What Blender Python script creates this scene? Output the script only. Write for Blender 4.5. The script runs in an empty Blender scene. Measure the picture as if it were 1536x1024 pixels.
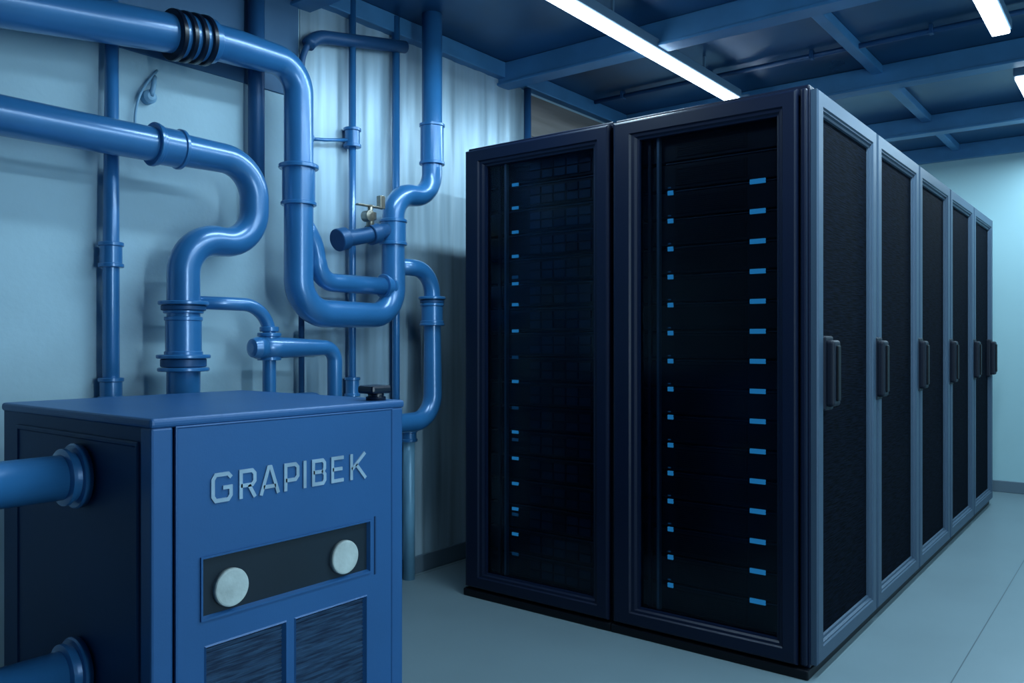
import bpy, bmesh, math, random
from mathutils import Vector, Matrix
random.seed(7)
scn = bpy.context.scene
COL = scn.collection

# ---------------------------------------------------------------- materials
def srgb(r, g, b):
    def c(v):
        v /= 255.0
        return v / 12.92 if v <= 0.04045 else ((v + 0.055) / 1.055) ** 2.4
    return (c(r), c(g), c(b), 1.0)

def mat(name, col, rough=0.5, metal=0.0, spec=0.5, var=0.0, vscale=3.0, bump=0.0, bscale=60.0,
        coat=0.0, emit=None, estr=0.0, stretch=(1, 1, 1), rvar=0.0):
    m = bpy.data.materials.new(name)
    m.use_nodes = True
    nt = m.node_tree
    p = nt.nodes["Principled BSDF"]
    p.inputs["Base Color"].default_value = col
    p.inputs["Roughness"].default_value = rough
    p.inputs["Metallic"].default_value = metal
    p.inputs["Specular IOR Level"].default_value = spec
    p.inputs["Coat Weight"].default_value = coat
    p.inputs["Coat Roughness"].default_value = 0.2
    if emit:
        p.inputs["Emission Color"].default_value = emit
        p.inputs["Emission Strength"].default_value = estr
    tc = nt.nodes.new("ShaderNodeTexCoord")
    mp = nt.nodes.new("ShaderNodeMapping")
    mp.inputs["Scale"].default_value = stretch
    nt.links.new(tc.outputs["Object"], mp.inputs[0])
    if var > 0 or rvar > 0:
        n = nt.nodes.new("ShaderNodeTexNoise")
        n.inputs["Scale"].default_value = vscale
        n.inputs["Detail"].default_value = 5
        nt.links.new(mp.outputs[0], n.inputs["Vector"])
        if var > 0:
            r = nt.nodes.new("ShaderNodeValToRGB")
            r.color_ramp.elements[0].position = 0.3
            r.color_ramp.elements[1].position = 0.7
            r.color_ramp.elements[0].color = tuple(v * (1 - var) for v in col[:3]) + (1,)
            r.color_ramp.elements[1].color = tuple(min(1, v * (1 + var)) for v in col[:3]) + (1,)
            nt.links.new(n.outputs[0], r.inputs[0])
            nt.links.new(r.outputs[0], p.inputs["Base Color"])
        if rvar > 0:
            mr = nt.nodes.new("ShaderNodeMapRange")
            mr.inputs[3].default_value = max(0, rough - rvar)
            mr.inputs[4].default_value = min(1, rough + rvar)
            nt.links.new(n.outputs[0], mr.inputs[0])
            nt.links.new(mr.outputs[0], p.inputs["Roughness"])
    if bump > 0:
        n2 = nt.nodes.new("ShaderNodeTexNoise")
        n2.inputs["Scale"].default_value = bscale
        n2.inputs["Detail"].default_value = 3
        nt.links.new(mp.outputs[0], n2.inputs["Vector"])
        b = nt.nodes.new("ShaderNodeBump")
        b.inputs["Strength"].default_value = bump
        b.inputs["Distance"].default_value = 0.01
        nt.links.new(n2.outputs[0], b.inputs["Height"])
        nt.links.new(b.outputs[0], p.inputs["Normal"])
    return m

M = {}
M['pipe'] = mat("pipe_blue_paint", srgb(48, 114, 170), 0.28, 0.15, 0.7, var=0.10, vscale=4, coat=0.5)
M['pipe_dk'] = mat("pipe_dark_blue_paint", srgb(32, 78, 122), 0.42, 0.1, 0.4, var=0.1)
M['ringblk'] = mat("rubber_navy", srgb(10, 22, 40), 0.3)
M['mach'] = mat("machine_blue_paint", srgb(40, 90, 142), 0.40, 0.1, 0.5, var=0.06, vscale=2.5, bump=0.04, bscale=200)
M['mach_side'] = mat("machine_side_shade_paint", srgb(28, 64, 104), 0.5, 0.1, 0.3, var=0.08, vscale=2)  # machine blue darkened; some of the side's shade is in the colour
M['wallf'] = mat("wall_dark_paint", srgb(22, 42, 64), 0.7, 0.0, 0.3, var=0.08, vscale=2)
M['mach_panel'] = mat("machine_black_panel", srgb(16, 30, 42), 0.4, var=0.1, vscale=8)
M['knob'] = mat("pale_knob", srgb(178, 190, 188), 0.6, var=0.16, vscale=16, bump=0.2, bscale=40)
M['letter'] = mat("brushed_letter", srgb(160, 184, 202), 0.38, 0.3, var=0.2, vscale=10)
M['rack'] = mat("rack_navy", srgb(5, 17, 40), 0.42, 0.0, 0.28, var=0.06, vscale=3)
M['rack_blk'] = mat("rack_black", srgb(3, 8, 17), 0.5, 0.0, 0.25)
M['sdoor'] = mat("door_steel_blue", srgb(60, 80, 100), 0.5, 0.2, 0.4, var=0.05, vscale=2)
M['handle'] = mat("handle_plastic", srgb(10, 19, 34), 0.55, 0, 0.3)
M['server'] = mat("server_face", srgb(9, 18, 31), 0.55, 0.0, 0.25, var=0.25, vscale=20, stretch=(1, 1, 6))
M['lip'] = mat("server_lip", srgb(28, 44, 64), 0.45, 0.2, 0.4)
M['bay'] = mat("drive_bay", srgb(16, 42, 66), 0.45, 0.1, 0.3, var=0.3, vscale=9)
M['rail'] = mat("rail_steel", srgb(90, 112, 132), 0.4, 0.3)
M['led'] = mat("led_blue", srgb(20, 80, 125), 0.4, emit=srgb(40, 135, 195), estr=0.66)
M['leddim'] = mat("led_dim", srgb(12, 50, 82), 0.4, emit=srgb(30, 110, 170), estr=0.15)
M['wall'] = mat("wall_plaster", srgb(164, 196, 210), 0.75, 0, 0.3, var=0.17, vscale=1.1, bump=0.12, bscale=35)
M['corr'] = mat("sheet_panel", srgb(156, 184, 200), 0.36, 0.2, 0.5, var=0.28, vscale=2.2, stretch=(1, 5, 0.35))
M['wallb'] = mat("wall_end_paint", srgb(152, 188, 196), 0.7, 0, 0.3, var=0.03, vscale=1)
M['band'] = mat("upper_wall_shade", srgb(66, 104, 138), 0.6, 0, 0.3, var=0.2, vscale=1.5)  # shade of the upper left wall put into the colour
M['base'] = mat("baseboard_paint", srgb(82, 102, 116), 0.6)
M['ceil'] = mat("ceiling_panel", srgb(34, 78, 114), 0.34, 0.35, 0.5, var=0.45, vscale=1.6, rvar=0.15, bump=0.1, bscale=4)
M['beam'] = mat("beam_paint", srgb(66, 126, 172), 0.42, 0.1, var=0.14, vscale=5)
M['fixt'] = mat("fixture_housing", srgb(90, 120, 145), 0.5)
M['lamp'] = mat("lamp_diffuser", (1, 1, 1, 1), 0.5, emit=srgb(220, 240, 255), estr=11.0)
M['brass'] = mat("brass_valve", srgb(150, 146, 134), 0.35, 0.8, var=0.3, vscale=20)
M['cable'] = mat("pale_cable", srgb(120, 165, 195), 0.5)
M['vent'] = mat("panel_brown_grey", srgb(112, 110, 108), 0.6, 0.1, var=0.3, vscale=3, stretch=(1, .4, 6))
M['conduit'] = mat("pale_conduit", srgb(110, 160, 188), 0.35, 0.1, var=0.1)

def mesh_mat(name, col, colhole, scale, rough=0.5, spec=0.35, sz=14):
    m = mat(name, col, rough, 0.0, spec)
    nt = m.node_tree; p = nt.nodes["Principled BSDF"]
    tc = nt.nodes.new("ShaderNodeTexCoord")
    n = nt.nodes.new("ShaderNodeTexNoise"); n.inputs["Scale"].default_value = scale
    n.inputs["Detail"].default_value = 4
    mp = nt.nodes.new("ShaderNodeMapping"); mp.inputs["Scale"].default_value = (1, 1, sz)
    nt.links.new(tc.outputs["Object"], mp.inputs[0]); nt.links.new(mp.outputs[0], n.inputs["Vector"])
    src = n.outputs[0]
    r = nt.nodes.new("ShaderNodeValToRGB")
    r.color_ramp.elements[0].position = 0.38; r.color_ramp.elements[1].position = 0.6
    r.color_ramp.elements[0].color = colhole; r.color_ramp.elements[1].color = col
    nt.links.new(src, r.inputs[0]); nt.links.new(r.outputs[0], p.inputs["Base Color"])
    b = nt.nodes.new("ShaderNodeBump"); b.inputs["Strength"].default_value = 0.4; b.inputs["Distance"].default_value = 0.003
    nt.links.new(src, b.inputs["Height"]); nt.links.new(b.outputs[0], p.inputs["Normal"])
    return m
M['perf'] = mesh_mat("perforated_door", srgb(10, 18, 30), srgb(2, 6, 12), 12, 0.9, 0.03, 18)
M['grille'] = mesh_mat("machine_grille", srgb(44, 74, 104), srgb(24, 46, 72), 14, 0.6, 0.3, 10)

def floor_mat():
    m = mat("floor_vinyl", srgb(120, 150, 160), 0.42, 0, 0.4)
    nt = m.node_tree; p = nt.nodes["Principled BSDF"]
    tc = nt.nodes.new("ShaderNodeTexCoord"); mp = nt.nodes.new("ShaderNodeMapping")
    mp.inputs["Location"].default_value = (0.557, 1.1, 0)
    nt.links.new(tc.outputs["Object"], mp.inputs[0])
    br = nt.nodes.new("ShaderNodeTexBrick"); br.offset = 0.0
    br.inputs["Scale"].default_value = 1.0
    br.inputs["Brick Width"].default_value = 2.4; br.inputs["Row Height"].default_value = 12.0
    br.inputs["Mortar Size"].default_value = 0.0026; br.inputs["Mortar Smooth"].default_value = 0.4
    br.inputs["Color1"].default_value = srgb(106, 126, 134); br.inputs["Color2"].default_value = srgb(106, 126, 134)
    br.inputs["Mortar"].default_value = srgb(64, 82, 92)
    nt.links.new(mp.outputs[0], br.inputs["Vector"])
    n = nt.nodes.new("ShaderNodeTexNoise"); n.inputs["Scale"].default_value = 2.0; n.inputs["Detail"].default_value = 6
    nt.links.new(tc.outputs["Object"], n.inputs["Vector"])
    mr = nt.nodes.new("ShaderNodeMapRange"); mr.inputs[3].default_value = 0.86; mr.inputs[4].default_value = 1.1
    nt.links.new(n.outputs[0], mr.inputs[0])
    mx = nt.nodes.new("ShaderNodeMix"); mx.data_type = 'RGBA'; mx.blend_type = 'MULTIPLY'
    mx.inputs[0].default_value = 1.0
    nt.links.new(br.outputs["Color"], mx.inputs[6]); nt.links.new(mr.outputs[0], mx.inputs[7])
    nt.links.new(mx.outputs[2], p.inputs["Base Color"])
    return m
M['floor'] = floor_mat()

def glass_mat():
    m = bpy.data.materials.new("smoked_glass"); m.use_nodes = True
    nt = m.node_tree; nt.nodes.clear()
    o = nt.nodes.new("ShaderNodeOutputMaterial")
    t = nt.nodes.new("ShaderNodeBsdfTransparent"); t.inputs[0].default_value = (0.78, 0.83, 0.88, 1)
    g = nt.nodes.new("ShaderNodeBsdfGlossy"); g.inputs["Roughness"].default_value = 0.15
    g.inputs["Color"].default_value = (0.6, 0.75, 0.9, 1)
    f = nt.nodes.new("ShaderNodeFresnel"); f.inputs[0].default_value = 1.25
    mx = nt.nodes.new("ShaderNodeMixShader")
    nt.links.new(f.outputs[0], mx.inputs[0]); nt.links.new(t.outputs[0], mx.inputs[1]); nt.links.new(g.outputs[0], mx.inputs[2])
    nt.links.new(mx.outputs[0], o.inputs[0])
    return m
M['glass'] = glass_mat()

# ---------------------------------------------------------------- mesh builder
class B:
    def __init__(self):
        self.bm = bmesh.new(); self.mats = []
    def mi(self, k):
        if k not in self.mats: self.mats.append(k)
        return self.mats.index(k)
    def box(self, a, b, k, bev=0.0, seg=2):
        lo = [min(a[i], b[i]) for i in range(3)]; hi = [max(a[i], b[i]) for i in range(3)]
        bm2 = bmesh.new()
        bmesh.ops.create_cube(bm2, size=1.0)
        for v in bm2.verts:
            v.co = Vector([(lo[i] + hi[i]) / 2 + v.co[i] * (hi[i] - lo[i]) for i in range(3)])
        if bev > 0:
            bmesh.ops.bevel(bm2, geom=bm2.edges[:], offset=bev, segments=seg, profile=0.5, affect='EDGES')
        self.merge(bm2, k, smooth=False)
    def merge(self, bm2, k, smooth=False, mtx=None):
        idx = self.mi(k); vm = {}
        for v in bm2.verts:
            vm[v] = self.bm.verts.new(mtx @ v.co if mtx else v.co)
        for f in bm2.faces:
            try:
                nf = self.bm.faces.new([vm[v] for v in f.verts])
                nf.material_index = idx; nf.smooth = smooth
            except ValueError: pass
        bm2.free()
    def rings(self, rings, k, cap0=True, cap1=True, smooth=True):
        idx = self.mi(k); R = []
        for r in rings: R.append([self.bm.verts.new(p) for p in r])
        n = len(R[0])
        for i in range(len(R) - 1):
            for j in range(n):
                f = self.bm.faces.new((R[i][j], R[i][(j + 1) % n], R[i + 1][(j + 1) % n], R[i + 1][j]))
                f.material_index = idx; f.smooth = smooth
        if cap0: f = self.bm.faces.new(list(reversed(R[0]))); f.material_index = idx
        if cap1: f = self.bm.faces.new(R[-1]); f.material_index = idx
    def lathe(self, c, axis, prof, k, n=32):
        ax = Vector(axis).normalized()
        u = ax.orthogonal().normalized(); w = ax.cross(u)
        c = Vector(c)
        segs = []
        for i in range(len(prof) - 1):
            segs.append((prof[i], prof[i + 1]))
        idx = self.mi(k)
        def circ(t, r): return [self.bm.verts.new(c + ax * t + (u * math.cos(2 * math.pi * j / n) + w * math.sin(2 * math.pi * j / n)) * r) for j in range(n)]
        for i, (a, b) in enumerate(segs):
            A = circ(*a); Bv = circ(*b)
            for j in range(n):
                f = self.bm.faces.new((A[j], A[(j + 1) % n], Bv[(j + 1) % n], Bv[j])); f.material_index = idx; f.smooth = True
            if i == 0: self.bm.faces.new(list(reversed(A))).material_index = idx
            if i == len(segs) - 1: self.bm.faces.new(Bv).material_index = idx
    def loft_rect(self, u0, u1, v0, v1, prof, fn, k, fill=None):
        idx = self.mi(k); R = []
        for ins, d in prof:
            R.append([self.bm.verts.new(fn(*p, d)) for p in ((u0 + ins, v0 + ins), (u1 - ins, v0 + ins), (u1 - ins, v1 - ins), (u0 + ins, v1 - ins))])
        for i in range(len(R) - 1):
            for j in range(4):
                f = self.bm.faces.new((R[i][j], R[i][(j + 1) % 4], R[i + 1][(j + 1) % 4], R[i + 1][j])); f.material_index = idx
        if fill:
            f = self.bm.faces.new(R[-1]); f.material_index = self.mi(fill)
    def ribbon(self, pts, th, d0, d1, fn, k, closed=False):
        idx = self.mi(k); P = [Vector(p) for p in pts]; n = len(P); Lf = []; Rt = []
        for i in range(n):
            a = P[i - 1] if (i > 0 or closed) else None
            c = P[(i + 1) % n] if (i < n - 1 or closed) else None
            d1v = (P[i] - a).normalized() if a is not None else None
            d2v = (c - P[i]).normalized() if c is not None else None
            if d1v is None: d1v = d2v
            if d2v is None: d2v = d1v
            nn = (Vector((-d1v.y, d1v.x)) + Vector((-d2v.y, d2v.x)))
            nn.normalize()
            co = max(0.5, nn.dot(Vector((-d1v.y, d1v.x))))
            o = nn * (th / 2 / co)
            Lf.append(P[i] + o); Rt.append(P[i] - o)
        V = [[self.bm.verts.new(fn(p.x, p.y, d)) for p in row] for row in (Lf, Rt) for d in (d0, d1)]
        m = n if closed else n - 1
        for i in range(m):
            j = (i + 1) % n
            for A, C in ((V[1], V[3]), (V[0], V[1]), (V[3], V[2])):
                f = self.bm.faces.new((A[i], A[j], C[j], C[i])); f.material_index = idx
        if not closed:
            for i in (0, n - 1):
                f = self.bm.faces.new((V[0][i], V[1][i], V[3][i], V[2][i])); f.material_index = idx
    def tube(self, pts, rad, k, corner=0.1, n=28, cap=True):
        P = [Vector(p) for p in pts]
        if not isinstance(rad, (list, tuple)): rad = [rad] * len(P)
        if not isinstance(corner, (list, tuple)): corner = [corner] * len(P)
        path = [(P[0], rad[0])]
        for i in range(1, len(P) - 1):
            a, b, c = P[i - 1], P[i], P[i + 1]
            d1 = (a - b); d2 = (c - b); l1, l2 = d1.length, d2.length
            d1.normalize(); d2.normalize()
            ang = d1.angle(d2)
            if ang > 3.08: path.append((b, rad[i])); continue
            t = min(corner[i], l1 * 0.495, l2 * 0.495)
            p1 = b + d1 * t; p2 = b + d2 * t
            R = t * math.tan(ang / 2)
            bis = (d1 + d2).normalized()
            cen = b + bis * (R / math.sin(ang / 2))
            v1 = p1 - cen; v2 = p2 - cen
            tot = v1.angle(v2); S = max(6, int(tot / 0.12))
            axn = v1.cross(v2).normalized()
            for s in range(S + 1):
                path.append((cen + Matrix.Rotation(tot * s / S, 3, axn) @ v1, rad[i]))
        path.append((P[-1], rad[-1]))
        tang = []
        for i in range(len(path)):
            a = path[max(0, i - 1)][0]; b = path[min(len(path) - 1, i + 1)][0]
            tang.append((b - a).normalized())
        u = tang[0].orthogonal().normalized(); rs = []
        for i, (p, r) in enumerate(path):
            t = tang[i]
            u = (u - t * u.dot(t)).normalized(); w = t.cross(u)
            rs.append([p + (u * math.cos(2 * math.pi * j / n) + w * math.sin(2 * math.pi * j / n)) * r for j in range(n)])
        self.rings(rs, k, cap, cap)
    def obj(self, name, parent=None, loc=None):
        me = bpy.data.meshes.new(name)
        bmesh.ops.recalc_face_normals(self.bm, faces=self.bm.faces[:])
        self.bm.to_mesh(me); self.bm.free()
        for k in self.mats: me.materials.append(M[k])
        o = bpy.data.objects.new(name, me); COL.objects.link(o)
        if parent: o.parent = parent
        if loc: o.location = loc
        return o
def empty(name, loc=(0, 0, 0)):
    e = bpy.data.objects.new(name, None); e.location = loc; e.empty_display_size = 0.2
    COL.objects.link(e); return e
def inst(src, name, parent, loc=(0, 0, 0), rot=0.0):
    o = bpy.data.objects.new(name, src.data); o.parent = parent; o.location = loc; o.rotation_euler[2] = rot
    COL.objects.link(o); return o

# ---------------------------------------------------------------- room shell
XL, XR, YF, YB, HC = -3.0, 1.9, -2.4, 7.55, 2.80
def shell(name, a, b, k):
    q = B(); q.box(a, b, k); return q.obj(name)
shell("floor", (XL - .1, YF - .1, -0.1), (XR + .1, YB + .1, 0), 'floor')
shell("ceiling", (XL - .1, YF - .1, HC), (XR + .1, YB + .1, HC + 0.1), 'ceil')
shell("wall_left", (XL - .1, YF, 0), (XL, YB, HC), 'wall')
shell("wall_right", (XR, YF, 0), (XR + .1, YB, HC), 'wallb')
shell("wall_back", (XL - .1, YB, 0), (XR + .1, YB + .1, HC), 'wallb')
shell("wall_front", (XL - .1, YF - .1, 0), (XR + .1, YF, HC), 'wallf')
def baseb(name, a, b):
    q = B(); q.box(a, b, 'base', 0.004); q.obj(name)
baseb("baseboard_left", (XL, YF, 0), (XL + 0.018, YB, 0.09))
baseb("baseboard_back", (XL + .02, YB - 0.018, 0), (XR - .02, YB, 0.09))
baseb("baseboard_right", (XR - 0.018, YF, 0), (XR, YB, 0.09))
# added thin strip: shade near the ceiling painted onto the upper left wall
q = B(); q.box((XL, YF, 2.27), (XL + 0.008, 2.29, HC - 0.08), 'band', 0.002); q.obj("wall_shade_strip")

# ribbed sheet panel on the left wall
q = B(); idx = q.mi('corr')
ys = []; y = 2.30
while y < 3.92:
    ys.append(y); y += 0.0125
cols = []
for y in ys:
    ph = y * 2 * math.pi / 0.13
    d = 0.006 + 0.0022 * math.sin(ph) + 0.003 * math.sin(ph * 0.37 + 1.0) + 0.0010 * math.sin(ph * 2.3)
    cols.append([q.bm.verts.new((XL + 0.004 + max(0.001, d), y, z)) for z in (0.09, 1.4, HC - 0.06)])
for i in range(len(cols) - 1):
    for j in range(2):
        f = q.bm.faces.new((cols[i][j], cols[i + 1][j], cols[i + 1][j + 1], cols[i][j + 1])); f.smooth = True
q.obj("ribbed_wall_panel")

q = B()
q.box((XL, 3.96, 2.22), (XL + 0.02, 6.2, 2.69), 'vent', .004)
q.box((XL, 3.96, 2.44), (XL + 0.026, 6.2, 2.455), 'vent', .002)
q.obj("wall_boarding")

# ceiling grid
q = B()
for yb in (-1.0, 0.4, 2.3, 3.74, 5.12, 6.45):
    q.box((XL, yb - 0.040, HC - 0.12), (XR, yb + 0.040, HC), 'beam', 0.006)
    q.box((XL, yb - 0.055, HC - 0.13), (XR, yb + 0.055, HC - 0.115), 'beam', 0.003)
q.obj("trim_1")
q = B()
for xb in (-1.27, 0.55):
    q.box((xb - 0.03, YF, HC - 0.05), (xb + 0.03, YB, HC), 'beam', 0.005)
q.box((XL, YF, HC - 0.09), (XL + 0.06, YB, HC), 'beam', 0.005)
q.box((XL + .06, YB - 0.06, HC - 0.12), (XR, YB, HC), 'beam', 0.005)
q.obj("trim_2")

q = B()
q.tube([(XL + .1, 3.86, HC - 0.03), (XR - .1, 3.86, HC - 0.03)], 0.022, 'beam', n=14)
q.tube([(XL + .1, 4.6, HC - 0.03), (XR - .1, 4.6, HC - 0.03)], 0.014, 'pipe_dk', n=12)
x = XL + .3
while x < XR - .2:
    q.box((x, 3.83, HC - 0.056), (x + 0.02, 3.89, HC), 'pipe_dk', 0.003)
    q.box((x, 4.58, HC - 0.048), (x + 0.02, 4.62, HC), 'pipe_dk', 0.003); x += 0.6
q.obj("ceiling_conduit")

# linear ceiling luminaires
def luminaire(x, y0, y1, power):
    e = empty("linear_ceiling_light", (x, (y0 + y1) / 2, 2.66))
    h = (y1 - y0) / 2
    q = B(); q.box((-0.045, -h, 0.0), (0.045, h, 0.05), 'fixt', 0.006)
    for yy in (-h * 0.7, 0, h * 0.7):
        q.box((-0.006, yy - .006, 0.05), (0.006, yy + .006, HC - 2.66), 'fixt')
    q.obj("housing", e)
    q = B(); q.box((-0.038, -h + 0.01, -0.020), (0.038, h - 0.01, 0.0), 'lamp', 0.006); q.obj("diffuser", e)
    L = bpy.data.lights.new("tube_light", 'AREA'); L.shape = 'RECTANGLE'; L.size = 0.09; L.size_y = y1 - y0 - .02
    L.energy = power; L.color = (0.58, 0.84, 1.0)
    o = bpy.data.objects.new("tube_light", L); o.parent = e; o.location = (0, 0, -0.024); COL.objects.link(o)
luminaire(-2.0, 1.9, 4.75, 42)
luminaire(-2.0, 4.85, 7.2, 30)
luminaire(-0.57, 1.6, 4.5, 54)
luminaire(-0.57, 5.3, 7.3, 36)
luminaire(0.95, 1.1, 4.1, 40)  # unseen row, added to light the machine front
luminaire(0.95, 4.9, 7.3, 28)  # far half of the added row
# unseen fill light added on the right wall for streak highlights on the pipes
e = empty("added_fill_light", (XR, 1.25, 1.45))
q = B(); q.box((-0.06, -0.12, -0.85), (0.0, 0.12, 0.85), 'fixt', 0.01); q.obj("housing", e)
q = B(); q.box((-0.075, -0.09, -0.82), (-0.058, 0.09, 0.82), 'lamp', 0.006); q.obj("diffuser", e)
L = bpy.data.lights.new("fill_light", 'AREA'); L.shape = 'RECTANGLE'; L.size = 0.18; L.size_y = 1.64
L.energy = 32; L.color = (0.62, 0.85, 1.0)
o = bpy.data.objects.new("fill_light", L); o.parent = e; o.location = (-0.08, 0, 0)
o.rotation_euler = (math.radians(90), 0, math.radians(90)); COL.objects.link(o)

# ---------------------------------------------------------------- server cabinets
W, D, H = 0.795, 0.79, 2.10
def cab_body():
    q = B()
    t = 0.02
    q.box((0, 0.0, 0.035), (t, D, H - .012), 'rack', 0.003)
    q.box((W - t, 0.0, 0.035), (W, D, H - .012), 'rack', 0.003)
    q.box((0.002, 0.0, H - 0.04), (W - .002, D, H), 'rack', 0.006)
    q.box((t, 0.0, 0.035), (W - t, D, 0.09), 'rack_blk')
    q.box((t, D - t, 0.09), (W - t, D, H - .04), 'rack_blk')
    q.box((-0.004, -0.03, 0.0), (W + 0.004, D + .004, 0.034), 'rack_blk', 0.006)
    for xx in (0.03, W - 0.07):
        q.box((xx, 0.06, 0.09), (xx + 0.04, 0.10, H - 0.04), 'rack_blk')
    return q

def servers(style):
    q = B()
    pitch = 0.1112
    x0, x1 = (0.10, W - 0.09)
    for i in range(17):
        z0 = 0.125 + i * pitch
        z1 = z0 + 0.098
        q.box((x0, 0.028, z0), (x1, 0.5, z1), 'server', 0.003)
        q.box((x0 + .12, 0.0245, z1 + 0.001), (x1 - .01, 0.03, z1 + 0.006), 'lip', 0.001)
        q.box((x0 + 0.16, 0.0255, z0 + 0.012), (x1 - 0.15, 0.03, z0 + 0.084), 'rack_blk', 0.001)
        for s in range(9):
            q.box((x0 + 0.17, 0.0235, z0 + 0.016 + s * .0075), (x1 - 0.16, 0.027, z0 + 0.019 + s * .0075), 'server')
        if style == 'L':
            for c in range(5):
                bx = x0 + 0.25 + c * 0.066
                q.box((bx, 0.021, z0 + 0.012), (bx + 0.058, 0.03, z0 + 0.046), 'bay' if (i * 7 + c * 3) % 4 else 'rack', 0.002)
                q.box((bx, 0.021, z0 + 0.052), (bx + 0.058, 0.03, z0 + 0.086), 'bay' if (i * 5 + c) % 3 else 'rack', 0.002)
    rx = 0.195 if style == 'R' else 0.222
    q.box((rx - 0.006, 0.004, 0.11), (rx + 0.006, 0.026, 2.02), 'rail', 0.002)
    q.box((rx - 0.05, 0.012, 0.11), (rx - 0.035, 0.026, 2.02), 'rack', 0.002)
    return q
def leds(style):
    q = B()
    if style == 'R':
        for i in range(15):
            z = 0.224 + i * 0.1112
            q.box((0.228, 0.022, z - 0.010), (0.252, 0.028, z + 0.008), 'led', 0.001)
            q.box((0.566, 0.022, z - 0.008 + .002), (0.626, 0.028, z + 0.010 + .002), 'led', 0.001)
            q.box((0.228, 0.024, z + 0.018), (0.240, 0.029, z + 0.023), 'leddim', 0.001)
    else:
        for i, z in enumerate((1.906, 1.80, 1.69, 1.58, 1.485, 1.455, 1.36, 1.24, 1.12, 1.01, 0.89, 0.78, 0.745, 0.66, 0.545, 0.43, 0.405, 0.315, 0.225)):
            q.box((0.246, 0.022, z - 0.008), (0.282, 0.028, z + 0.006), 'leddim' if i in (4, 8, 10, 12, 16, 18) else 'led', 0.001)
    return q
def front_door(bl, br, right_gap):
    q = B()
    fn = lambda u, v, d: (u, -d, v)
    u0, u1 = 0.006, W - 0.006 - right_gap
    zt, zb = 2.083, 0.045
    il, ir, ib, it = bl, W - br, 0.122, 2.0
    outer = [(u0, zb), (u1, zb), (u1, zt), (u0, zt)]
    inner = [(il, ib), (ir, ib), (ir, it), (il, it)]
    prof = [(0, 0.002), (0, 0.022), (0.05, 0.030), (0.12, 0.033), (0.66, 0.033), (0.72, 0.026), (0.84, 0.025), (0.92, 0.018), (1.0, 0.016), (1.0, -0.02)]
    idx = q.mi('rack'); R = []
    for t, d in prof: R.append([q.bm.verts.new(fn(a + (c - a) * t, b + (e_ - b) * t, d)) for (a, b), (c, e_) in zip(outer, inner)])
    for i in range(len(R) - 1):
        for j in range(4):
            f = q.bm.faces.new((R[i][j], R[i][(j + 1) % 4], R[i + 1][(j + 1) % 4], R[i + 1][j])); f.material_index = idx
    return q, (il, ir, ib, it)

def side_door():
    q = B()
    fn = lambda u, v, d: (d, u, v)
    q.loft_rect(0.012, 0.788, 0.045, 2.083, [(0, 0.0), (0, 0.020), (0.006, 0.026), (0.054, 0.026), (0.058, 0.021), (0.064, 0.021), (0.068, 0.012), (0.078, 0.012), (0.080, 0.004)], fn, 'sdoor', 'perf')
    return q
def handle():
    q = B()
    q.box((0.024, -0.042, -0.12), (0.058, 0.042, 0.12), 'handle', 0.012, 3)
    q.box((0.056, -0.016, -0.10), (0.066, 0.016, 0.10), 'rack_blk', 0.004, 2)
    q.box((0.0, -0.048, -0.135), (0.03, 0.048, 0.135), 'handle', 0.008, 2)
    return q

X_R, X_L, Y0 = -0.957 - W, -2.556, 2.933
body = sd = hd = None
for i in range(5):
    for side in ('R', 'L'):
        e = empty("server_cabinet", (X_R if side == 'R' else X_L, Y0 + 0.8 * i, 0))
        if body is None:
            body = cab_body().obj("body", e)
            sd = side_door().obj("side_door", e, (W, 0.0, 0))
            hd = handle().obj("handle", e, (W, 0.128, 1.075))
        else:
            inst(body, "body", e)
            if side == 'R':
                inst(sd, "side_door", e, (W, 0, 0)); inst(hd, "handle", e, (W, 0.02, 1.075))
            else:
                inst(sd, "side_door", e, (0, 0.8, 0), math.pi); inst(hd, "handle", e, (0, 0.78, 1.075), math.pi)
        if side == 'R' and i == 4:
            inst(hd, "handle_2", e, (W, 0.70, 1.075))
        if i == 0:
            servers(side).obj("server_units", e)
            leds(side).obj("status_leds", e)
            if side == 'R':
                q, r = front_door(0.123, 0.111, 0.030)
                q.box((W - 0.028, -0.022, 0.045), (W - 0.004, 0.0, 2.083), 'rack', 0.008)
            else:
                q, r = front_door(0.127, 0.085, 0.0)
            q.obj("front_door", e)
            g = B(); il, ir, ib, it = r
            g.box((il + .001, -0.004, ib + .001), (ir - .001, -0.001, it - .001), 'glass'); g.obj("door_glass", e)
        else:
            q = B(); q.box((0.02, 0.0, 0.09), (W - 0.02, 0.015, H - 0.04), 'rack_blk'); q.obj("blanking_panel", e)

# ---------------------------------------------------------------- cooling unit
ox, oy = -2.215, 1.365
e = empty("cooling_unit", (ox, oy, 0))
def sh(q, name):
    for v in q.bm.verts: v.co -= Vector((ox, oy, 0))
    return q.obj(name, e)
x0, x1, y0, y1, zt = -2.63, -1.80, 0.97, 1.762, 1.012
q = B()
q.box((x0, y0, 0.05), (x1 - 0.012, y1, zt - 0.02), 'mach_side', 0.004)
q.box((x0 - .004, y0 - 0.006, zt - 0.024), (x1 + 0.006, y1 + 0.006, zt), 'mach', 0.009, 3)
for xx in (x0 + .03, x1 - .13):
    for yy in (y0 + .03, y1 - .13):
        q.box((xx, yy, 0), (xx + .1, yy + .1, 0.052), 'rack_blk', 0.01)
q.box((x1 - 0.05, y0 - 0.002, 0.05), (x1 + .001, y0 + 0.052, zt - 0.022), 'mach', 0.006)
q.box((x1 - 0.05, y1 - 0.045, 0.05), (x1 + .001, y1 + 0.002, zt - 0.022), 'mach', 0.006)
sh(q, "casing")
q = B()
fx = lambda u, v, d: (x1 + d, u, v)
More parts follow.
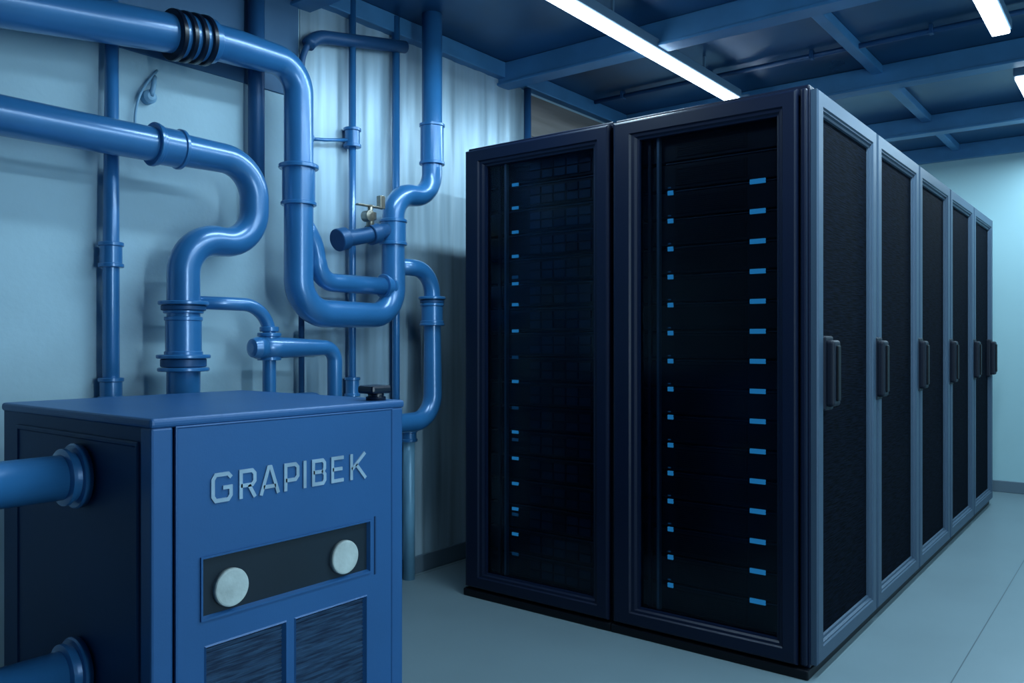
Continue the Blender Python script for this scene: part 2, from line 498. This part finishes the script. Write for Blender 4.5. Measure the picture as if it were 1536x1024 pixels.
yl, yr, zb = 1.030, 1.712, 0.07
def plate(ya, yb, za, zc, d=0.004, k='mach'):
    q.box((x1 - 0.03, ya, za), (x1 + d, yb, zc), k)
pz0, pz1, py0, py1 = 0.522, 0.668, 1.092, 1.626
gz0, gz1 = 0.14, 0.455
ga0, ga1, gb0, gb1 = 1.10, 1.335, 1.362, 1.615
plate(yl, yr, pz1, 0.985); plate(yl, py0, pz0, pz1); plate(py1, yr, pz0, pz1)
plate(yl, yr, gz1, pz0); plate(yl, ga0, gz0, gz1); plate(ga1, gb0, gz0, gz1); plate(gb1, yr, gz0, gz1); plate(yl, yr, zb, gz0)
sh(q, "front_panel")
q = B()
q.loft_rect(yl - 0.005, yr + 0.005, zb - .005, 0.990, [(0, 0), (0, 0.006), (0.003, 0.007), (0.006, 0.004)], fx, 'mach')
q.loft_rect(py0 - .004, py1 + .004, pz0 - .004, pz1 + .004, [(0, 0.004), (0, 0.009), (0.005, 0.009), (0.009, -0.003)], fx, 'mach', 'mach_panel')
for a, b in ((ga0, ga1), (gb0, gb1)):
    q.loft_rect(a - .002, b + .002, gz0 - .002, gz1 + .002, [(0, 0.0035), (0.004, 0.0075), (0.010, -0.006)], fx, 'mach', 'grille')
    z = gz0 + 0.016
    while z < gz1 - 0.01:
        q.box((x1 - 0.007, a + .008, z), (x1 - 0.003, b - .008, z + 0.004), 'grille'); z += 0.011
q.box((x1, py1 + 0.018, pz1 - 0.16), (x1 + 0.0065, py1 + 0.024, pz1 + 0.01), 'mach_side', 0.001)
sh(q, "panel_trim")
q = B()
for yy in (1.172, 1.532):
    q.lathe((x1 - 0.003, yy, 0.582), (1, 0, 0), [(0, 0.047), (0.010, 0.047), (0.0135, 0.0455), (0.0145, 0.042), (0.0148, 0.0001)], 'knob', 48)
o = sh(q, "dial")
q = B()
fy = lambda u, v, d: (u, y0 - d, v)
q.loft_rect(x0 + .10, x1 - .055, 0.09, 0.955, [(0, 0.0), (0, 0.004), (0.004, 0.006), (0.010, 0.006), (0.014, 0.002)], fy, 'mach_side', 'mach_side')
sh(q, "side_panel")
q = B()
q.lathe((-1.855, 1.705, zt - .002), (0, 0, 1), [(0, 0.030), (0.012, 0.030), (0.014, 0.024), (0.03, 0.024)], 'ringblk')
q.box((-1.895, 1.665, zt + .02), (-1.825, 1.745, zt + 0.045), 'ringblk', 0.008)
sh(q, "cap_knob")
G = {
 'G': [([(.95, .80), (.80, .93), (.20, .93), (.07, .78), (.07, .22), (.20, .07), (.80, .07), (.93, .20), (.93, .48), (.55, .48)], False)],
 'R': [([(.07, .0), (.07, .93), (.75, .93), (.90, .82), (.90, .56), (.75, .44), (.07, .44)], False), ([(.55, .44), (.92, .0)], False)],
 'A': [([(.03, .0), (.44, .95), (.56, .95), (.97, .0)], False), ([(.17, .27), (.83, .27)], False)],
 'P': [([(.07, .0), (.07, .93), (.75, .93), (.91, .82), (.91, .50), (.75, .38), (.07, .38)], False)],
 'I': [([(.5, .0), (.5, 1.0)], False)],
 'B': [([(.07, .07), (.07, .93), (.75, .93), (.88, .83), (.88, .62), (.76, .51), (.90, .40), (.90, .18), (.77, .07)], True), ([(.07, .51), (.76, .51)], False)],
 'E': [([(.95, .93), (.07, .93), (.07, .07), (.95, .07)], False), ([(.07, .51), (.85, .51)], False)],
 'K': [([(.07, .0), (.07, 1.0)], False), ([(.10, .40), (.92, 1.0)], False), ([(.36, .58), (.96, .0)], False)],
}
lay = [('G', 1.116, 1.173), ('R', 1.194, 1.242), ('A', 1.254, 1.310), ('P', 1.328, 1.374), ('I', 1.389, 1.397), ('B', 1.418, 1.465), ('E', 1.484, 1.529), ('K', 1.551, 1.611)]
q = B()
hgt = 0.073
for ch, u_, ue in lay:
    for pts, cl in G[ch]:
        q.ribbon([(u_ + a * (ue - u_), 0.796 + b * hgt) for a, b in pts], 0.0096, 0.002, 0.008, fx, 'letter', cl)
sh(q, "lettering")

# ---------------------------------------------------------------- pipework
PW = empty("cooling_pipework", (-2.8, 2.0, 0))
def pw(q, name):
    for v in q.bm.verts: v.co -= Vector((-2.8, 2.0, 0))
    return q.obj(name, PW)
PX = -2.80
def P(y, z, x=PX): return (x, y, z)
def collar(q, c, ax, r, h, k='pipe', lip=0.010):
    b = r + lip * .75; l = r + lip + .003
    q.lathe(Vector(c) - Vector(ax) * h / 2, ax, [(0, r - .004), (0, l - .002), (0.002, l), (0.012, l), (0.014, l - .002), (0.015, b), (h - .015, b), (h - .014, l - .002), (h - .012, l), (h - .002, l), (h, l - .002), (h, r - .004)], k)
def ring(q, c, ax, r, h, k='pipe'):
    q.lathe(Vector(c) - Vector(ax) * h / 2, ax, [(0, r * .6), (0, r - .003), (0.003, r), (h - .003, r), (h, r - .003), (h, r * .6)], k)
Yv, Zv = (0, 1, 0), (0, 0, 1)
q = B()
pA = [P(-0.6, 2.19), P(0.9, 2.215), P(1.75, 2.325), P(2.144, 2.335), P(2.144, 1.31), P(2.683, 1.31), P(2.683, 1.88), P(2.944, 1.90), P(2.944, 2.80)]
q.tube(pA, [0.074, 0.074, 0.068, 0.060, 0.060, 0.056, 0.052, 0.050, 0.050], 'pipe', [0, .1, .1, .12, .14, .13, .11, .12, 0])
for k, yy in enumerate((1.59, 1.63, 1.67, 1.71)):
    ring(q, P(yy, 2.300 + k * .005), Vector((0, 1, 0.12)).normalized(), 0.092, 0.020, 'ringblk')
ring(q, P(1.65, 2.309), Vector((0, 1, 0.12)).normalized(), 0.080, 0.14)
ring(q, P(1.735, 2.32), Vector((0, 1, 0.12)).normalized(), 0.080, 0.03)
collar(q, P(2.144, 1.84), Zv, 0.060, 0.17)
ring(q, P(2.144, 1.915), Zv, 0.082, 0.018)
collar(q, P(2.944, 2.16), Zv, 0.050, 0.20)
collar(q, P(2.683, 1.70), Zv, 0.052, 0.12)
pw(q, "main_run")
q = B()
q.tube([P(2.16, 1.70), P(2.235, 1.60), P(2.25, 1.445), P(2.683, 1.445)], [0.036, 0.036, 0.040, 0.040], 'pipe', [0, .06, .11, 0])
collar(q, P(2.64, 1.447), Yv, 0.042, 0.05)
pw(q, "branch")
q = B()
q.tube([P(2.36, 1.635), P(2.50, 1.665), P(2.683, 1.72)], 0.036, 'pipe_dk', .1)
ring(q, P(2.372, 1.638), Vector((0, 1, .3)).normalized(), 0.050, 0.05, 'pipe_dk')
ring(q, P(2.56, 1.68), Vector((0, 1, .3)).normalized(), 0.047, 0.05, 'pipe_dk')
q.lathe(P(2.54, 1.69), Zv, [(0, .02), (0.05, .018), (0.055, 0.028), (0.085, 0.028), (0.09, 0.012), (0.12, 0.012)], 'brass')
q.box((PX - .012, 2.46, 1.80), (PX + .012, 2.60, 1.808), 'brass', 0.003)
q.box((PX - .014, 2.59, 1.80), (PX + .014, 2.62, 1.86), 'brass', 0.003)
q.lathe(P(2.49, 1.75, PX + .02), (1, 0, 0), [(0, .025), (0.04, .025), (0.045, .01)], 'brass')
pw(q, "hand_valve")
q = B()
q.tube([P(2.70, 1.545), P(2.944, 1.545), P(2.950, 0.805), P(2.60, 0.805), P(2.60, 0.0)], [0.038, 0.040, 0.046, 0.046, .046], 'pipe', [0, .13, .13, .10, 0])
ring(q, P(2.945, 1.405), Zv, 0.068, 0.014); ring(q, P(2.945, 1.387), Zv, 0.060, 0.016, 'pipe_dk')
collar(q, P(2.945, 1.33), Zv, 0.046, 0.10); ring(q, P(2.945, 1.275), Zv, 0.062, 0.012)
pw(q, "drain_loop")
q = B()
q.tube([P(-0.6, 1.885), P(0.9, 1.885), P(1.6, 1.89), P(1.93, 1.89), P(1.93, 1.57), P(1.63, 1.57), P(1.63, 0.0)],
       [0.064, 0.064, 0.060, 0.056, 0.056, 0.058, 0.060], 'pipe', [0, 0, 0, .14, .135, .13, 0])
collar(q, P(1.57, 1.89), Yv, 0.060, 0.10); ring(q, P(1.515, 1.89), Yv, 0.078, 0.014)
ring(q, P(1.63, 1.33), Zv, 0.088, 0.014); ring(q, P(1.63, 1.312), Zv, 0.078, 0.018, 'pipe_dk'); ring(q, P(1.63, 1.298), Zv, 0.070, 0.012)
ring(q, P(1.63, 1.135), Zv, 0.094, 0.014); ring(q, P(1.63, 1.112), Zv, 0.080, 0.03, 'pipe_dk'); ring(q, P(1.63, 1.088), Zv, 0.090, 0.014)
collar(q, P(1.63, 1.21), Zv, 0.060, 0.14, lip=0.004)
pw(q, "second_run")
q = B()
q.tube([P(1.66, 1.335), P(2.0, 1.335), P(2.0, 0.0)], [0.024, 0.026, 0.030], 'pipe', [0, .12, 0])
collar(q, P(2.0, 1.17), Zv, 0.034, 0.11)
ring(q, P(2.0, 1.24), Zv, 0.038, 0.02)
pw(q, "feed")
q = B()
q.tube([P(1.93, 1.165, PX + .02), P(2.02, 1.165, PX + .02), P(2.318, 1.165, PX + .02), P(2.318, 0.0, PX + .02)], [0.040, 0.044, 0.032, 0.026], 'pipe', [0, 0, .06, 0])
q.lathe(P(1.90, 1.165, PX + .02), Yv, [(0, .02), (0.006, .036), (0.03, .044), (0.06, .042)], 'pipe')
pw(q, "bypass")
q = B()
q.tube([P(2.09, 0.0), P(2.09, 0.955), P(2.26, 0.955), P(2.26, 0.0)], 0.022, 'pipe_dk', .05, n=18)
pw(q, "manifold")
WX = -2.945
q = B()
q.tube([P(1.435, 0.0, WX), P(1.435, 1.5, WX), P(1.44, 2.79, WX)], [0.030, 0.028, 0.019], 'pipe', 0, n=20)
collar(q, P(1.435, 1.50, WX), Zv, 0.030, 0.09); collar(q, P(1.435, 1.02, WX), Zv, 0.030, 0.08)
q.obj("riser_pipe")
q = B()
q.tube([P(2.56, 0.0, WX), P(2.56, 2.79, WX)], 0.017, 'pipe', 0, n=18)
collar(q, P(2.56, 2.14, WX), Zv, 0.026, 0.09, lip=.012); collar(q, P(2.56, 0.98, WX), Zv, 0.024, 0.09)
q.tube([P(2.56, 2.13, WX), P(2.40, 2.10, WX), P(2.33, 2.09, WX)], 0.008, 'pipe', 0.02, n=12)
q.lathe(P(2.33, 2.09, WX), (0, -1, 0), [(0, .012), (0.004, .02), (0.014, .02), (0.018, 0.01)], 'pipe')
q.obj("riser_pipe")
q = B()
q.tube([P(2.84, 0.0, WX), P(2.84, 2.79, WX)], 0.019, 'pipe', 0, n=18)
collar(q, P(2.84, 1.60, WX), Zv, 0.019, 0.07)
q.obj("riser_pipe")
q = B()
q.tube([P(2.04, 1.75, WX), P(2.04, 2.79, WX)], 0.034, 'pipe_dk', 0, n=20)
ring(q, P(2.04, 1.75, WX), Zv, 0.04, 0.05, 'pipe_dk')
q.obj("wall_conduit")
q = B()
q.tube([P(2.27, 0.0, WX), P(2.27, 2.45, WX), P(2.34, 2.55, WX), P(2.88, 2.65, WX + .02)], [0.012, 0.014, 0.030, 0.030], 'pipe_dk', [0, .08, .10, 0], n=18)
q.obj("wall_conduit")
q = B()
q.tube([(-2.945, 3.92, 0.0), (-2.945, 3.92, 2.70)], 0.022, 'pipe_dk', n=18)
q.obj("wall_conduit")
q = B()
q.tube([P(2.93, 0.0, WX), P(2.93, 0.74, WX)], 0.030, 'conduit', 0, n=20)
collar(q, P(2.93, 0.72, WX), Zv, 0.030, 0.06)
q.obj("floor_conduit")
q = B()
pts = [P(1.545, 1.97, -2.985), P(1.54, 2.03, -2.98), P(1.555, 2.11, -2.975), P(1.59, 2.17, -2.97), P(1.63, 2.22, -2.985)]
q.tube(pts, 0.005, 'cable', 0.04, n=10)
q.lathe(P(1.595, 2.11, -3.0), (1, 0, 0), [(0, .026), (0.03, .026), (0.04, .015), (0.044, 0.001)], 'cable', 20)
q.tube([P(1.595, 2.11, -2.965), P(1.60, 2.15, -2.955), P(1.615, 2.19, -2.98)], 0.010, 'cable', 0.03, n=10)
q.obj("wall_sensor_cable")
for z in (0.850, 0.362):
    q = B()
    xx = -2.14
    q.tube([(xx, 0.965, z), (xx, 0.30, z), (-2.99, 0.30, z)], 0.056, 'pipe', [0, .16, 0], n=32)
    q.lathe((xx, 0.962, z), (0, -1, 0), [(0, .080), (0.014, .082), (0.018, .078), (0.018, 0.064), (0.030, 0.063), (0.033, 0.071), (0.042, 0.071), (0.046, 0.057)], 'pipe', 40)
    q.obj("inlet_pipe")

# ---------------------------------------------------------------- world / camera
w = bpy.data.worlds.new("world"); scn.world = w; w.use_nodes = True
w.node_tree.nodes["Background"].inputs[0].default_value = (0.02, 0.05, 0.09, 1)
w.node_tree.nodes["Background"].inputs[1].default_value = 0.5
cam = bpy.data.cameras.new("camera"); co = bpy.data.objects.new("camera", cam); COL.objects.link(co)
cam.sensor_width = 36; cam.lens = 36 * 1232 / 1536
cam.shift_y = 0.0013
cam.clip_start = 0.05
co.location = (0, 0, 1.185)
co.rotation_euler = (math.radians(90), 0, math.radians(38))
scn.camera = co
scn.view_settings.view_transform = 'Standard'
